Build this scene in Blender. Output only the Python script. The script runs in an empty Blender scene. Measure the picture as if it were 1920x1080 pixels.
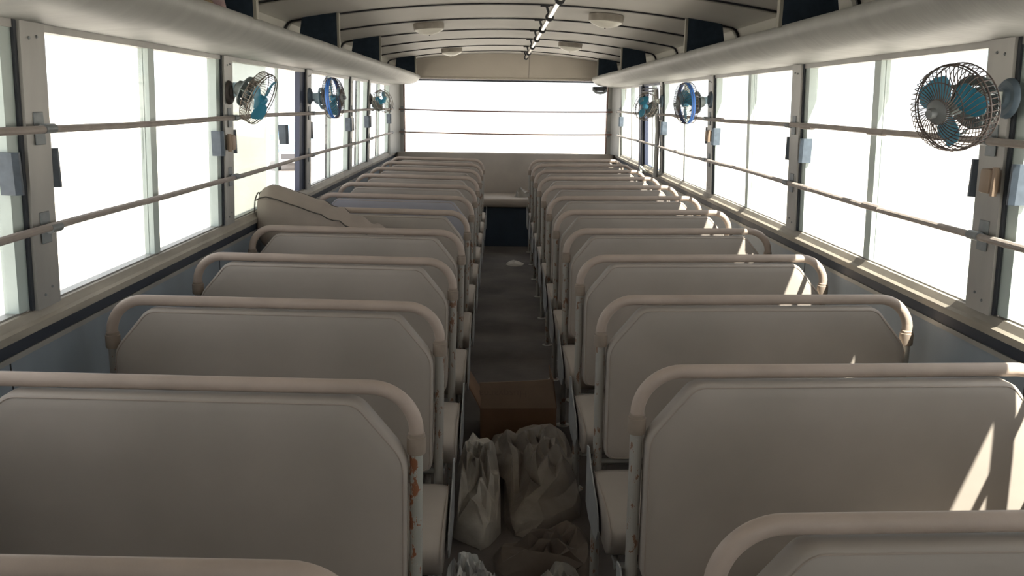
import bpy, bmesh, math, random
from mathutils import Vector, Matrix, noise
random.seed(7)
S = bpy.context.scene
COL = S.collection

# ------------------------------------------------------------------ camera
F_PX = 1550.0
PITCH, YAW, ROLL = 0.2206, 0.0171, 0.0141
fw = Vector((math.sin(YAW)*math.cos(PITCH), math.cos(YAW)*math.cos(PITCH), -math.sin(PITCH)))
rt = Vector((math.cos(YAW), -math.sin(YAW), 0)); up = rt.cross(fw)
rt2 = rt*math.cos(ROLL) + up*math.sin(ROLL); up2 = -rt*math.sin(ROLL) + up*math.cos(ROLL)
cd = bpy.data.cameras.new('camera'); cam = bpy.data.objects.new('camera', cd); COL.objects.link(cam)
M = Matrix((rt2, up2, -fw)).transposed().to_4x4(); M.translation = Vector((0, 0, 1.5)); cam.matrix_world = M
cd.sensor_width = 36; cd.lens = F_PX*36/1920; cd.clip_start = 0.02; cd.clip_end = 500
S.camera = cam

# ------------------------------------------------------------------ world, sun, exposure
w = bpy.data.worlds.new('sky'); S.world = w; w.use_nodes = True
bg = w.node_tree.nodes['Background']
bg.inputs[0].default_value = (0.95, 0.955, 1.0, 1); bg.inputs[1].default_value = 2.15
sd = bpy.data.lights.new('sun', 'SUN'); sun = bpy.data.objects.new('sun', sd); COL.objects.link(sun)
sd.energy = 26.0; sd.angle = math.radians(0.6); sd.color = (1.0, 0.93, 0.82)
sun.location = (20, -40, 60)
sun.rotation_euler = Vector((1.0, -1.5, 3.05)).to_track_quat('Z', 'Y').to_euler()
S.view_settings.view_transform = 'Standard'; S.view_settings.look = 'None'
S.view_settings.gamma = 1; S.view_settings.exposure = 0.0; S.view_settings.use_curve_mapping = False

# ------------------------------------------------------------------ materials
def mat(name, col, rough=0.7, metal=0.0, var=0.0, vscale=6.0, bump=0.0, bscale=60.0, col2=None, spec=None, stretch=None, rnd=0.0):
    m = bpy.data.materials.new(name); m.use_nodes = True
    nt = m.node_tree; b = nt.nodes['Principled BSDF']
    b.inputs['Roughness'].default_value = rough; b.inputs['Metallic'].default_value = metal
    if spec is not None: b.inputs['Specular IOR Level'].default_value = spec
    b.inputs['Base Color'].default_value = (*col, 1)
    tc = nt.nodes.new('ShaderNodeTexCoord'); src = tc.outputs['Object']
    if stretch:
        mp = nt.nodes.new('ShaderNodeMapping'); mp.inputs['Scale'].default_value = stretch
        nt.links.new(src, mp.inputs['Vector']); src = mp.outputs['Vector']
    if rnd:
        oi = nt.nodes.new('ShaderNodeObjectInfo'); ml = nt.nodes.new('ShaderNodeMath'); ml.operation = 'MULTIPLY'; ml.inputs[1].default_value = 37.0
        ad = nt.nodes.new('ShaderNodeVectorMath'); ad.operation = 'ADD'
        nt.links.new(oi.outputs['Random'], ml.inputs[0]); nt.links.new(src, ad.inputs[0]); nt.links.new(ml.outputs[0], ad.inputs[1]); src = ad.outputs[0]
    if var or col2:
        n = nt.nodes.new('ShaderNodeTexNoise'); n.inputs['Scale'].default_value = vscale; n.inputs['Detail'].default_value = 6
        nt.links.new(src, n.inputs['Vector'])
        r = nt.nodes.new('ShaderNodeValToRGB'); c2 = col2 or tuple(c*(1-var) for c in col)
        r.color_ramp.elements[0].position = 0.35; r.color_ramp.elements[1].position = 0.68
        r.color_ramp.elements[0].color = (*c2, 1); r.color_ramp.elements[1].color = (*col, 1)
        nt.links.new(n.outputs['Fac'], r.inputs[0]); nt.links.new(r.outputs[0], b.inputs['Base Color'])
    if bump:
        n2 = nt.nodes.new('ShaderNodeTexNoise'); n2.inputs['Scale'].default_value = bscale; n2.inputs['Detail'].default_value = 4
        nt.links.new(src, n2.inputs['Vector'])
        bp = nt.nodes.new('ShaderNodeBump'); bp.inputs['Strength'].default_value = bump; bp.inputs['Distance'].default_value = 0.01
        nt.links.new(n2.outputs['Fac'], bp.inputs['Height']); nt.links.new(bp.outputs[0], b.inputs['Normal'])
    return m

vinyl = mat('dusty beige vinyl', (0.392, 0.347, 0.305), 0.62, var=0.16, vscale=3.0, bump=0.12, bscale=9.0, rnd=1)
vinyl_sky_sheen = mat('vinyl with painted sky sheen', (0.32, 0.315, 0.345), 0.6, var=0.12, vscale=3.0, bump=0.1, bscale=9.0)  # bluish sky sheen of one backrest, put into its base colour
piping_m = mat('vinyl seam', (0.33, 0.28, 0.24), 0.7)
pad = mat('beige padded rail', (0.45, 0.365, 0.305), 0.55, var=0.14, vscale=9.0, bump=0.1, bscale=50, rnd=1)
collar_m = mat('brown rail collar', (0.31, 0.25, 0.20), 0.7, var=0.2, vscale=20)
frame_m = mat('seat underframe paint', (0.30, 0.30, 0.28), 0.6, var=0.3, vscale=12)
plate_m = mat('pale blue grey plate', (0.33, 0.335, 0.335), 0.55, var=0.2, vscale=10)
ceil_m = mat('ceiling laminate', (0.50, 0.485, 0.45), 0.6, var=0.08, vscale=2.0)
cove_m = mat('pale cove laminate', (0.50, 0.49, 0.44), 0.6, var=0.08, vscale=2.0)
rib_m = mat('ceiling joint strip', (0.27, 0.26, 0.22), 0.5)
black = mat('black rubber', (0.015, 0.016, 0.02), 0.6)
navy = mat('navy carpet', (0.028, 0.042, 0.060), 0.95, var=0.25, vscale=40, spec=0.1)
rack_m = mat('rack vinyl', (0.335, 0.34, 0.325), 0.55, var=0.14, vscale=4.0, bump=0.15, bscale=14, stretch=(1, 3, 1))
alu = mat('dusty aluminium', (0.40, 0.39, 0.365), 0.45, metal=0.35, var=0.22, vscale=7, stretch=(1, 1, 0.3))
sill_m = mat('dusty window sill', (0.40, 0.36, 0.30), 0.6, metal=0.1, var=0.35, vscale=14, stretch=(1, 0.25, 1))
seal = mat('dark window seal', (0.03, 0.035, 0.045), 0.6)
sash_m = mat('pale green sash', (0.50, 0.58, 0.55), 0.4, var=0.15, vscale=8)
sash_dark = mat('dark blue sash', (0.035, 0.045, 0.08), 0.5)
panel_m = mat('grey blue side panel', (0.26, 0.31, 0.36), 0.38, var=0.18, vscale=3.5, stretch=(1, 1.5, 0.4))
belt_m = mat('dark belt rubber', (0.018, 0.026, 0.042), 0.5)
latch_m = mat('slate latch', (0.075, 0.10, 0.13), 0.45, var=0.45, vscale=25)
tan = mat('tan plastic', (0.34, 0.25, 0.18), 0.55, var=0.1)
rail_m = mat('dusty steel guard rail', (0.36, 0.315, 0.285), 0.55, metal=0.2, var=0.2, vscale=20)
clamp_m = mat('galvanised clamp', (0.24, 0.26, 0.27), 0.5, metal=0.4, var=0.2, vscale=40)
rust_rail = mat('rusting rear rail', (0.20, 0.17, 0.16), 0.6, metal=0.2, col2=(0.25, 0.09, 0.05), vscale=2.2)
chrome = mat('chrome', (0.75, 0.73, 0.70), 0.18, metal=1.0)
floor_m = mat('dusty bus floor', (0.115, 0.098, 0.088), 0.8, var=0.4, vscale=3.0, bump=0.2, bscale=30, col2=(0.055, 0.047, 0.043))
rear_m = mat('cream rear panel', (0.52, 0.475, 0.41), 0.6, var=0.08, vscale=3)
rear_post = mat('grey corner post', (0.30, 0.30, 0.28), 0.5, var=0.1)
rustm = mat('rusty window edge', (0.14, 0.075, 0.05), 0.8, var=0.4, vscale=20)
cream_plastic = mat('lamp housing', (0.32, 0.29, 0.25), 0.6, var=0.25, vscale=20)
lens_m = mat('frosted lamp lens', (0.78, 0.76, 0.68), 0.4, var=0.1, vscale=12)
wire_m = mat('tarnished fan wire', (0.16, 0.13, 0.12), 0.5, metal=0.4, col2=(0.08, 0.06, 0.05), vscale=30)
wire_pale = mat('pale fan wire', (0.32, 0.29, 0.24), 0.5, metal=0.5, col2=(0.12, 0.09, 0.07), vscale=30)
fan_teal = mat('teal fan blade', (0.05, 0.30, 0.46), 0.4, var=0.15, vscale=12)
fan_blue = mat('bright blue rim', (0.05, 0.20, 0.62), 0.35)
fan_body = mat('grey green motor', (0.20, 0.235, 0.23), 0.5, var=0.3, vscale=18)
fan_lblue = mat('light blue bracket', (0.36, 0.50, 0.58), 0.5, var=0.15, vscale=15)
fan_white = mat('off white bracket', (0.62, 0.66, 0.60), 0.5, var=0.1, vscale=15)
fan_disc = mat('blue grey mounting disc', (0.10, 0.14, 0.18), 0.5, var=0.2, vscale=15)
fan_disc2 = mat('brown mounting disc', (0.085, 0.07, 0.065), 0.6, var=0.2, vscale=15)
card = mat('brown cardboard', (0.20, 0.115, 0.068), 0.85, var=0.25, vscale=5)
card_pale = mat('faded cardboard flap', (0.29, 0.205, 0.15), 0.85, var=0.2, vscale=5)
ink = mat('faded box print', (0.21, 0.145, 0.11), 0.9)
cloth_y = mat('ochre cloth', (0.32, 0.24, 0.09), 0.9, var=0.3, vscale=14, bump=0.4, bscale=40, col2=(0.08, 0.05, 0.06))
cloth_p = mat('pinkish grey cloth', (0.40, 0.31, 0.28), 0.9, var=0.25, vscale=14, bump=0.4, bscale=40, col2=(0.15, 0.09, 0.11))
ground_m = mat('pale sandy yard', (0.48, 0.445, 0.415), 0.95, var=0.1, vscale=0.4)
white_paint = mat('white vehicle paint', (0.85, 0.86, 0.86), 0.4)
blue_paint = mat('blue vehicle paint', (0.12, 0.38, 0.75), 0.4)
tyre = mat('tyre rubber', (0.05, 0.05, 0.055), 0.9)
dark_glass = mat('tinted vehicle glass', (0.14, 0.22, 0.32), 0.1)
plaster = mat('sunlit plaster wall', (0.78, 0.77, 0.72), 0.9, var=0.05)

def chip_mat(name, paint, prim, amount, scale):
    m = mat(name, paint, 0.55, rnd=0)
    nt = m.node_tree; b = nt.nodes['Principled BSDF']
    tc = nt.nodes.new('ShaderNodeTexCoord'); oi = nt.nodes.new('ShaderNodeObjectInfo')
    ml = nt.nodes.new('ShaderNodeMath'); ml.operation = 'MULTIPLY'; ml.inputs[1].default_value = 31.0
    ad = nt.nodes.new('ShaderNodeVectorMath'); ad.operation = 'ADD'
    nt.links.new(oi.outputs['Random'], ml.inputs[0]); nt.links.new(tc.outputs['Object'], ad.inputs[0]); nt.links.new(ml.outputs[0], ad.inputs[1])
    n = nt.nodes.new('ShaderNodeTexNoise'); n.inputs['Scale'].default_value = scale; n.inputs['Detail'].default_value = 8; n.inputs['Roughness'].default_value = 0.7
    mp = nt.nodes.new('ShaderNodeMapping'); mp.inputs['Scale'].default_value = (1, 1, 0.45)
    nt.links.new(ad.outputs[0], mp.inputs[0]); nt.links.new(mp.outputs[0], n.inputs['Vector'])
    r = nt.nodes.new('ShaderNodeValToRGB'); r.color_ramp.interpolation = 'CONSTANT'
    r.color_ramp.elements[0].position = 0; r.color_ramp.elements[0].color = (*paint, 1)
    e = r.color_ramp.elements[1]; e.position = amount; e.color = (*[c*1.35 for c in paint], 1)
    e2 = r.color_ramp.elements.new(amount+0.012); e2.color = (*prim, 1)
    nt.links.new(n.outputs['Fac'], r.inputs[0]); nt.links.new(r.outputs[0], b.inputs['Base Color'])
    return m
post_m = chip_mat('chipped grey post paint', (0.33, 0.315, 0.285), (0.20, 0.11, 0.07), 0.56, 48)
post_bad = chip_mat('badly chipped post paint', (0.36, 0.36, 0.32), (0.27, 0.105, 0.05), 0.525, 30)

def glass(name, tint, dust, dustcol=(0.75, 0.8, 0.76)):
    m = bpy.data.materials.new(name); m.use_nodes = True; nt = m.node_tree; nt.nodes.clear()
    o = nt.nodes.new('ShaderNodeOutputMaterial'); t = nt.nodes.new('ShaderNodeBsdfTransparent'); g = nt.nodes.new('ShaderNodeBsdfGlossy')
    d = nt.nodes.new('ShaderNodeBsdfTranslucent'); d2 = nt.nodes.new('ShaderNodeBsdfDiffuse'); mxd = nt.nodes.new('ShaderNodeMixShader')
    mx = nt.nodes.new('ShaderNodeMixShader'); mx2 = nt.nodes.new('ShaderNodeMixShader')
    t.inputs[0].default_value = (*tint, 1); g.inputs['Roughness'].default_value = 0.03
    d.inputs[0].default_value = (*dustcol, 1); d2.inputs[0].default_value = (*dustcol, 1)
    mx.inputs[0].default_value = 0.05
    nt.links.new(t.outputs[0], mx.inputs[1]); nt.links.new(g.outputs[0], mx.inputs[2])
    nt.links.new(d.outputs[0], mxd.inputs[1]); nt.links.new(d2.outputs[0], mxd.inputs[2])
    nt.links.new(mx.outputs[0], mx2.inputs[1]); nt.links.new(mxd.outputs[0], mx2.inputs[2])
    tc = nt.nodes.new('ShaderNodeTexCoord'); n = nt.nodes.new('ShaderNodeTexNoise'); n.inputs['Scale'].default_value = 3; n.inputs['Detail'].default_value = 5
    mr = nt.nodes.new('ShaderNodeMapRange'); mr.inputs[3].default_value = dust*0.6; mr.inputs[4].default_value = dust*1.4
    nt.links.new(tc.outputs['Object'], n.inputs['Vector']); nt.links.new(n.outputs['Fac'], mr.inputs[0]); nt.links.new(mr.outputs[0], mx2.inputs[0])
    nt.links.new(mx2.outputs[0], o.inputs[0])
    return m
glass_m = glass('window glass', (0.97, 0.985, 0.98), 0.05)
glass_dirty = glass('grimy window glass', (0.83, 0.86, 0.83), 0.48, (0.70, 0.715, 0.67))

def plastic(name, col, alpha, rough=0.35):
    m = mat(name, col, rough, var=0.35, vscale=7, bump=0.35, bscale=35)
    m.node_tree.nodes['Principled BSDF'].inputs['Alpha'].default_value = alpha
    return m
bag_m = plastic('dusty translucent plastic', (0.50, 0.46, 0.40), 0.86)
bag_big = plastic('brown dusty plastic sheet', (0.30, 0.26, 0.22), 0.95, 0.5)
bag_white = plastic('clear crinkled plastic', (0.75, 0.75, 0.73), 0.85, 0.2)
bag_grey = plastic('grey crumpled plastic', (0.32, 0.295, 0.26), 0.9)
tarp = mat('brown paper wrapping', (0.13, 0.10, 0.078), 0.8, var=0.35, vscale=6, bump=0.4, bscale=14)

# ------------------------------------------------------------------ mesh helpers
class MB:
    def __init__(s): s.bm = bmesh.new()
    def box(s, x0, x1, y0, y1, z0, z1, bev=0.0, seg=2):
        r = bmesh.ops.create_cube(s.bm, size=1)
        vs = r['verts']
        for v in vs:
            v.co = Vector(((x0+x1)/2+v.co.x*(x1-x0), (y0+y1)/2+v.co.y*(y1-y0), (z0+z1)/2+v.co.z*(z1-z0)))
        if bev:
            es = list({e for v in vs for e in v.link_edges})
            bmesh.ops.bevel(s.bm, geom=es, offset=bev, segments=seg, affect='EDGES', profile=0.5)
        return s
    def tube(s, pts, r, n=12, closed=False, caps=True):
        pts = [Vector(p) for p in pts]; N = len(pts); rings = []
        rs = r if isinstance(r, (list, tuple)) else [r]*N
        up_ = None
        for i, p in enumerate(pts):
            a = pts[i-1] if (i > 0 or closed) else p; b = pts[(i+1) % N] if (i < N-1 or closed) else p
            t = (b-a).normalized()
            if up_ is None:
                up_ = t.orthogonal().normalized()
            up_ = (up_ - t*up_.dot(t)).normalized(); v2 = t.cross(up_)
            rings.append([s.bm.verts.new(p + (up_*math.cos(2*math.pi*k/n) + v2*math.sin(2*math.pi*k/n))*rs[i]) for k in range(n)])
        for i in range(N if closed else N-1):
            A, B = rings[i], rings[(i+1) % N]
            for k in range(n):
                s.bm.faces.new((A[k], A[(k+1) % n], B[(k+1) % n], B[k]))
        if caps and not closed:
            s.bm.faces.new(rings[0][::-1]); s.bm.faces.new(rings[-1])
        return s
    def lathe(s, prof, n=24, mtx=None):
        # prof: (r,z) ; axis z
        mtx = mtx or Matrix.Identity(4); rings = []
        for r, z in prof:
            if r < 1e-6: rings.append([s.bm.verts.new(mtx @ Vector((0, 0, z)))])
            else: rings.append([s.bm.verts.new(mtx @ Vector((r*math.cos(2*math.pi*k/n), r*math.sin(2*math.pi*k/n), z))) for k in range(n)])
        for A, B in zip(rings, rings[1:]):
            for k in range(n):
                a = [A[k % len(A)], A[(k+1) % len(A)]] if len(A) > 1 else [A[0]]
                b = [B[(k+1) % len(B)], B[k % len(B)]] if len(B) > 1 else [B[0]]
                f = a+b
                if len(f) > 2: s.bm.faces.new(f)
        return s
    def prism(s, pts, axis, a, b):
        # pts 2D polygon; axis 'x'|'y'|'z'
        def P(p, t):
            return {'x': Vector((t, p[0], p[1])), 'y': Vector((p[0], t, p[1])), 'z': Vector((p[0], p[1], t))}[axis]
        A = [s.bm.verts.new(P(p, a)) for p in pts]; B = [s.bm.verts.new(P(p, b)) for p in pts]
        n = len(pts)
        for k in range(n): s.bm.faces.new((A[k], A[(k+1) % n], B[(k+1) % n], B[k]))
        s.bm.faces.new(A[::-1]); s.bm.faces.new(B)
        return s
    def loft(s, sections, cap=True):
        R = [[s.bm.verts.new(p) for p in sec] for sec in sections]; n = len(R[0])
        for A, B in zip(R, R[1:]):
            for k in range(n): s.bm.faces.new((A[k], A[(k+1) % n], B[(k+1) % n], B[k]))
        if cap: s.bm.faces.new(R[0][::-1]); s.bm.faces.new(R[-1])
        return s
    def build(s, name, m, parent=None, smooth=False, angle=35, **tags):
        bmesh.ops.recalc_face_normals(s.bm, faces=s.bm.faces)
        me = bpy.data.meshes.new(name)
        for f in s.bm.faces: f.smooth = bool(smooth)
        s.bm.to_mesh(me); s.bm.free()
        if smooth: me.set_sharp_from_angle(angle=math.radians(angle))
        me.materials.append(m)
        o = bpy.data.objects.new(name, me); COL.objects.link(o)
        if parent: o.parent = parent
        for k, v in tags.items(): o[k] = v
        return o

def empty(name, loc=(0, 0, 0), **tags):
    o = bpy.data.objects.new(name, None); o.empty_display_size = 0.1; o.location = loc; COL.objects.link(o)
    for k, v in tags.items(): o[k] = v
    return o
def copy_tree(o, parent=None):
    c = o.copy(); COL.objects.link(c)
    if parent: c.parent = parent
    for ch in [x for x in bpy.data.objects if x.parent == o]: copy_tree(ch, c)
    return c

# ------------------------------------------------------------------ dimensions of the bus body
CX = 0.064
Y0, Y1 = -2.3, 9.36
SILL, WTOP = 0.97, 1.68
def hw(z):
    return 1.227 if z <= SILL else 1.227 - (z-SILL)/(WTOP-SILL)*0.032
def wx(s, z): return CX + s*hw(z)
def zc(dx): return 2.018 - 0.074*(dx/1.0)**2
def ceil_profile():
    pts = []
    for k in range(-22, 23):
        dx = k/22*1.185; pts.append((dx, zc(dx)))
    z9 = zc(1.185)
    R = [(1.208, z9-0.012), (1.222, z9-0.035), (1.252, 1.79), (1.262, 1.70)]
    L = [(-x, z) for x, z in R][::-1]
    return L+pts+R
PROF = ceil_profile()

# floor
MB().box(CX-1.28, CX+1.28, Y0, Y1, -0.05, 0.0).build('floor', floor_m, kind='structure')
# ceiling: a thick curved shell with joint ribs
def shell(prof, t):
    inner = [(CX+x, z) for x, z in prof]
    outer = [(CX+x*1.035, z+t) for x, z in prof]
    return inner + outer[::-1]
sec = shell(PROF, 0.05)
n = len(PROF)
mb = MB()
A = [mb.bm.verts.new((p[0], Y0, p[1])) for p in sec]; B = [mb.bm.verts.new((p[0], Y1, p[1])) for p in sec]
for k in range(len(sec)): mb.bm.faces.new((A[k], A[(k+1) % len(sec)], B[(k+1) % len(sec)], B[k]))
for V in (A, B):
    for k in range(n-1): mb.bm.faces.new((V[k], V[k+1], V[2*n-2-k], V[2*n-1-k]))
ceiling = mb.build('ceiling', ceil_m, smooth=True, angle=25, kind='structure')
ceiling.data.materials.append(cove_m)
for f in ceiling.data.polygons:
    c = f.center
    if abs(c.x-CX) > 1.19: f.material_index = 1
RIBS = [-1.5, -0.7, 0.1, 0.85, 1.6, 2.35, 3.1, 3.86, 4.64, 5.42, 6.22, 7.06, 7.95, 8.75]
for yr in RIBS:
    m1 = MB()
    inn = [(CX+x*0.998, z-0.001) for x, z in PROF]; low = [(CX+x*0.990, z-0.0075) for x, z in PROF]
    for ya, yb, mm, nm in ((yr+0.006, yr+0.04, rib_m, 'joint_strip'), (yr-0.008, yr+0.006, black, 'gasket')):
        q = MB(); S1 = inn + low[::-1]
        VA = [q.bm.verts.new((p[0], ya, p[1])) for p in S1]; VB = [q.bm.verts.new((p[0], yb, p[1])) for p in S1]
        L_ = len(S1)
        for k in range(L_): q.bm.faces.new((VA[k], VA[(k+1) % L_], VB[(k+1) % L_], VB[k]))
        for V in (VA, VB):
            for k in range(n-1): q.bm.faces.new((V[k], V[k+1], V[L_-2-k], V[L_-1-k]))
        q.build(nm, mm, ceiling, smooth=True)

# side walls below the windows, and their panels, belts and sills
PIL = {-1: [-0.87, 0.61, 2.09, 3.56, 5.05, 6.51, 7.40], 1: [-0.80, 0.67, 2.135, 3.60, 5.07, 6.63, 7.55]}
END = {-1: 8.78, 1: 8.90}
def yz_strip(mb, s, zlist, y0, y1, off_in, off_out):
    """plate following the side wall from z list, inner offset .. outer offset (metres outward of the wall line)"""
    ins = [(wx(s, z)+s*off_in, z) for z in zlist]; outs = [(wx(s, z)+s*off_out, z) for z in zlist]
    mb.prism(ins+outs[::-1], 'y', y0, y1)
for s, nm in ((-1, 'wall_left'), (1, 'wall_right')):
    q = MB(); yz_strip(q, s, [0.0, 0.935], Y0, Y1, 0, 0.06)
    if s < 0: yz_strip(q, s, [0.93, 1.3, 1.70], Y0, 0.55, 0.046, 0.06)  # unseen panel added over the left front windows to darken the left seats
    wall = q.build(nm, panel_m, kind='structure')
    ys = [0.1, 1.9, 3.4, 5.0, 6.6, 8.2]
    q = MB()
    for yy in ys: yz_strip(q, s, [0.05, 0.885], yy, yy+0.004, -0.0015, 0.001)
    q.build('panel_seam', black, wall)
    q = MB(); yz_strip(q, s, [0.878, 0.892], Y0, Y1-0.05, -0.006, 0.0)
    q.build('belt_moulding', alu, wall)
    q = MB(); yz_strip(q, s, [0.893, 0.922], Y0, Y1-0.05, -0.003, 0.0)
    q.build('belt_rubber', belt_m, wall)
# sills
for i, s in enumerate((-1, 1)):
    q = MB()
    pr = [(wx(s, .97)-s*0.012, 0.926), (wx(s, .97)-s*0.012, 0.945), (wx(s, .97)-s*0.004, 0.952), (wx(s, .97)+s*0.005, 0.972), (wx(s, .97)+s*0.012, 0.974), (wx(s, .97)+s*0.014, 0.962), (wx(s, .97)+s*0.062, 0.962), (wx(s, .97)+s*0.062, 0.926)]
    q.prism(pr, 'y', Y0, Y1-0.02)
    q.build('trim_%d' % (i+1), sill_m, kind='structure')
# upper wall header above windows (behind the rack)
for i, s in enumerate((-1, 1)):
    q = MB(); yz_strip(q, s, [1.675, 1.72], Y0, Y1, 0.0, 0.10)
    q.build('trim_%d' % (i+3), ceil_m, kind='structure')
# pillars
tn = 5
for s in (-1, 1):
    for py in PIL[s]:
        q = MB(); hwid = 0.054 if py < 6 else 0.04
        yz_strip(q, s, [0.972, 1.2, 1.45, 1.678], py-hwid, py+hwid, -0.006, 0.05)
        pl = q.build('trim_%d' % tn, alu, kind='structure'); tn += 1
        q = MB()
        for dy in (-hwid-0.012, hwid):
            yz_strip(q, s, [0.975, 1.3, 1.676], py+dy, py+dy+0.012, 0.002, 0.009)
        q.build('seal', seal, pl)
        q = MB()
        for zz in (1.005, 1.02, 1.635, 1.64):
            dy = -0.018 if zz in (1.005, 1.635) else 0.016
            mt = Matrix.Translation((wx(s, zz)-s*0.006, py+dy, zz)) @ Matrix.Rotation(-s*math.pi/2, 4, 'Y')
            q.lathe([(0, 0.003), (0.003, 0.003), (0.0042, 0.0)], 10, mt)
        q.build('screw', clamp_m, pl, smooth=True)
# corner columns at the rear
for s in (-1, 1):
    q = MB(); xi = CX+s*1.13
    pts = [(wx(s, 1.3)+s*0.05, END[s]), (wx(s, 1.3)-s*0.006, END[s]), (wx(s, 1.3)-s*0.012, 9.14), (wx(s, 1.3)-s*0.025, 9.23), (wx(s, 1.3)-s*0.05, 9.28), (CX+s*1.125, 9.29), (CX+s*1.125, 9.36), (wx(s, 1.3)+s*0.05, 9.36)]
    q.prism(pts, 'z', 0.95, 1.75)
    q.build('trim_%d' % tn, rear_post, smooth=True, kind='structure'); tn += 1

# windows on both sides
latch_done = []
def latch(s, y, z, par):
    q = MB()
    x = wx(s, z)
    pts = [(x+s*0.004, y-0.006), (x-s*0.030, y-0.010), (x-s*0.040, y-0.004), (x-s*0.040, y+0.004), (x-s*0.028, y), (x+s*0.004, y+0.006)]
    q.prism(pts, 'z', z-0.05, z+0.05)
    return q.build('latch', latch_m, par)
wn = 1
for s in (-1, 1):
    bays = list(zip(PIL[s], PIL[s][1:]+[END[s]]))
    bays = [(Y0+0.05, PIL[s][0])] + bays
    for (a, b) in bays:
        hwa = 0.066 if a < 6 else 0.052
        ya, yb = a+hwa, (b-hwa if b != END[s] else b)
        if a < Y0+0.1: ya = a
        ym = (ya+yb)/2 - (0.0 if b < 6.7 else 0.0)
        open3 = (s == -1 and abs(a-3.56) < 0.01)
        door = (s == 1 and a > 6.3 and b < 8)
        W = empty('window_%d' % wn, (wx(s, 0.97), ym, 0.97), kind='structure'); wn += 1
        inv = Matrix.Translation((-wx(s, 0.97), -ym, -0.97))
        def fin(q, nm, m, **k):
            bmesh.ops.transform(q.bm, matrix=inv, verts=q.bm.verts); return q.build(nm, m, W, **k)
        fmat = sash_dark if door else alu
        q = MB()
        yz_strip(q, s, [0.962, 0.978], ya, yb, 0.015, 0.045)
        yz_strip(q, s, [1.655, 1.678], ya, yb, 0.005, 0.045)
        fin(q, 'frame', fmat)
        # vertical sash stiles at the ends
        q = MB()
        ew = 0.05 if door else 0.022
        yz_strip(q, s, [0.978, 1.3, 1.655], ya, ya+ew, 0.012, 0.03)
        yz_strip(q, s, [0.978, 1.3, 1.655], yb-(0.045 if yb < 5 and not open3 else ew), yb+0.008, 0.010, 0.045)
        fin(q, 'end_stile', fmat if door else (sash_m if not open3 else sash_dark))
        # sliding panes
        if open3:
            p1 = (ya+0.0, 4.42); p2 = (ya+0.03, 4.27)
        else:
            p1 = (ya, ym+0.025); p2 = (ym-0.025, yb)
        q = MB(); yz_strip(q, s, [0.975, 1.3, 1.66], p1[0], p1[1], 0.019, 0.023)
        fin(q, 'glass_pane', glass_m)
        q = MB(); yz_strip(q, s, [0.975, 1.3, 1.66], p2[0], p2[1], 0.036, 0.040)
        fin(q, 'glass_pane', glass_dirty if open3 else glass_m)
        # meeting stiles
        q = MB()
        yz_strip(q, s, [0.978, 1.3, 1.655], p1[1]-(0.012 if open3 else 0.048), p1[1], 0.013, 0.029)
        fin(q, 'meeting_stile', sash_m)
        q = MB()
        yz_strip(q, s, [0.978, 1.3, 1.655], p2[0], p2[0]+0.010, 0.031, 0.045)
        fin(q, 'meeting_stile', seal if (6 > b > 4 and s == -1) or b > 6 and s == -1 else sash_m)
        if open3:
            q = MB(); yz_strip(q, s, [0.978, 1.3, 1.655], yb-0.10, yb-0.01, 0.012, 0.04); fin(q, 'side_rail', sash_dark)
        # latches near both ends
        lz = 1.32
        q = MB()
        for y_, skip in ((ya+0.010, False), (yb-0.05 if yb < 6 else yb-0.02, False)):
            if a < Y0+0.1 and y_ < 0: continue
            if door and y_ > 7.2: continue
            if open3 and y_ > 4: y_ = p1[1]-0.008
            x = wx(s, lz)+s*(0.012 if y_ > ym else 0.022)
            if open3 and y_ > 4: x -= s*0.02
            pts = [(x+s*0.016, y_-0.006), (x-s*0.022, y_-0.012), (x-s*0.034, y_-0.004), (x-s*0.034, y_+0.004), (x-s*0.022, y_+0.0), (x+s*0.016, y_+0.006)]
            q.prism(pts, 'z', lz-0.05, lz+0.05)
            bmesh.ops.transform(q.bm, matrix=inv, verts=q.bm.verts); q.build('latch', latch_m, W); q = MB()
        if (s == -1 and abs(b-3.56) < .01) or (s == 1 and (abs(b-2.135) < .01 or abs(b-5.07) < .01)):
            x = wx(s, 1.32)-s*0.006
            q.box(min(x, x-s*0.03), max(x, x-s*0.03), b-0.05, b-0.005, 1.29, 1.352, 0.006)
            q.tube([(x-s*0.018, b-0.055, 1.285), (x-s*0.018, b-0.055, 1.357)], 0.008, 10)
            fin(q, 'latch_catch', tan, smooth=True)

# emergency door frame posts on the right near the rear
q = MB()
yz_strip(q, 1, [0.0, 0.9, 1.3, 1.66], 7.49, 7.62, -0.016, -0.006)
dr = q.build('door_1', sash_dark, kind='structure')
q = MB(); x = wx(1, 1.0)
q.tube([(x-0.03, 6.70, 0.93), (x-0.03, 6.70, 1.3), (wx(1, 1.62)-0.03, 6.70, 1.62)], 0.018, 12)
q.build('door_post', alu, dr, smooth=True)
q = MB()
yz_strip(q, 1, [1.60, 1.615], 6.76, 7.49, -0.012, 0.0); yz_strip(q, 1, [1.625, 1.635], 6.76, 7.49, -0.012, 0.0)
q.build('door_head', black, dr)
q = MB()
q.tube([(x-0.02, 7.40, 0.955), (x-0.05, 7.32, 0.965), (x-0.07, 7.15, 0.935)], 0.010, 10)
q.tube([(x-0.02, 7.20, 0.925), (x-0.05, 7.12, 0.95), (x-0.10, 7.05, 0.985)], 0.008, 10)
q.build('door_lever', fan_white, dr, smooth=True)

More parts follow.
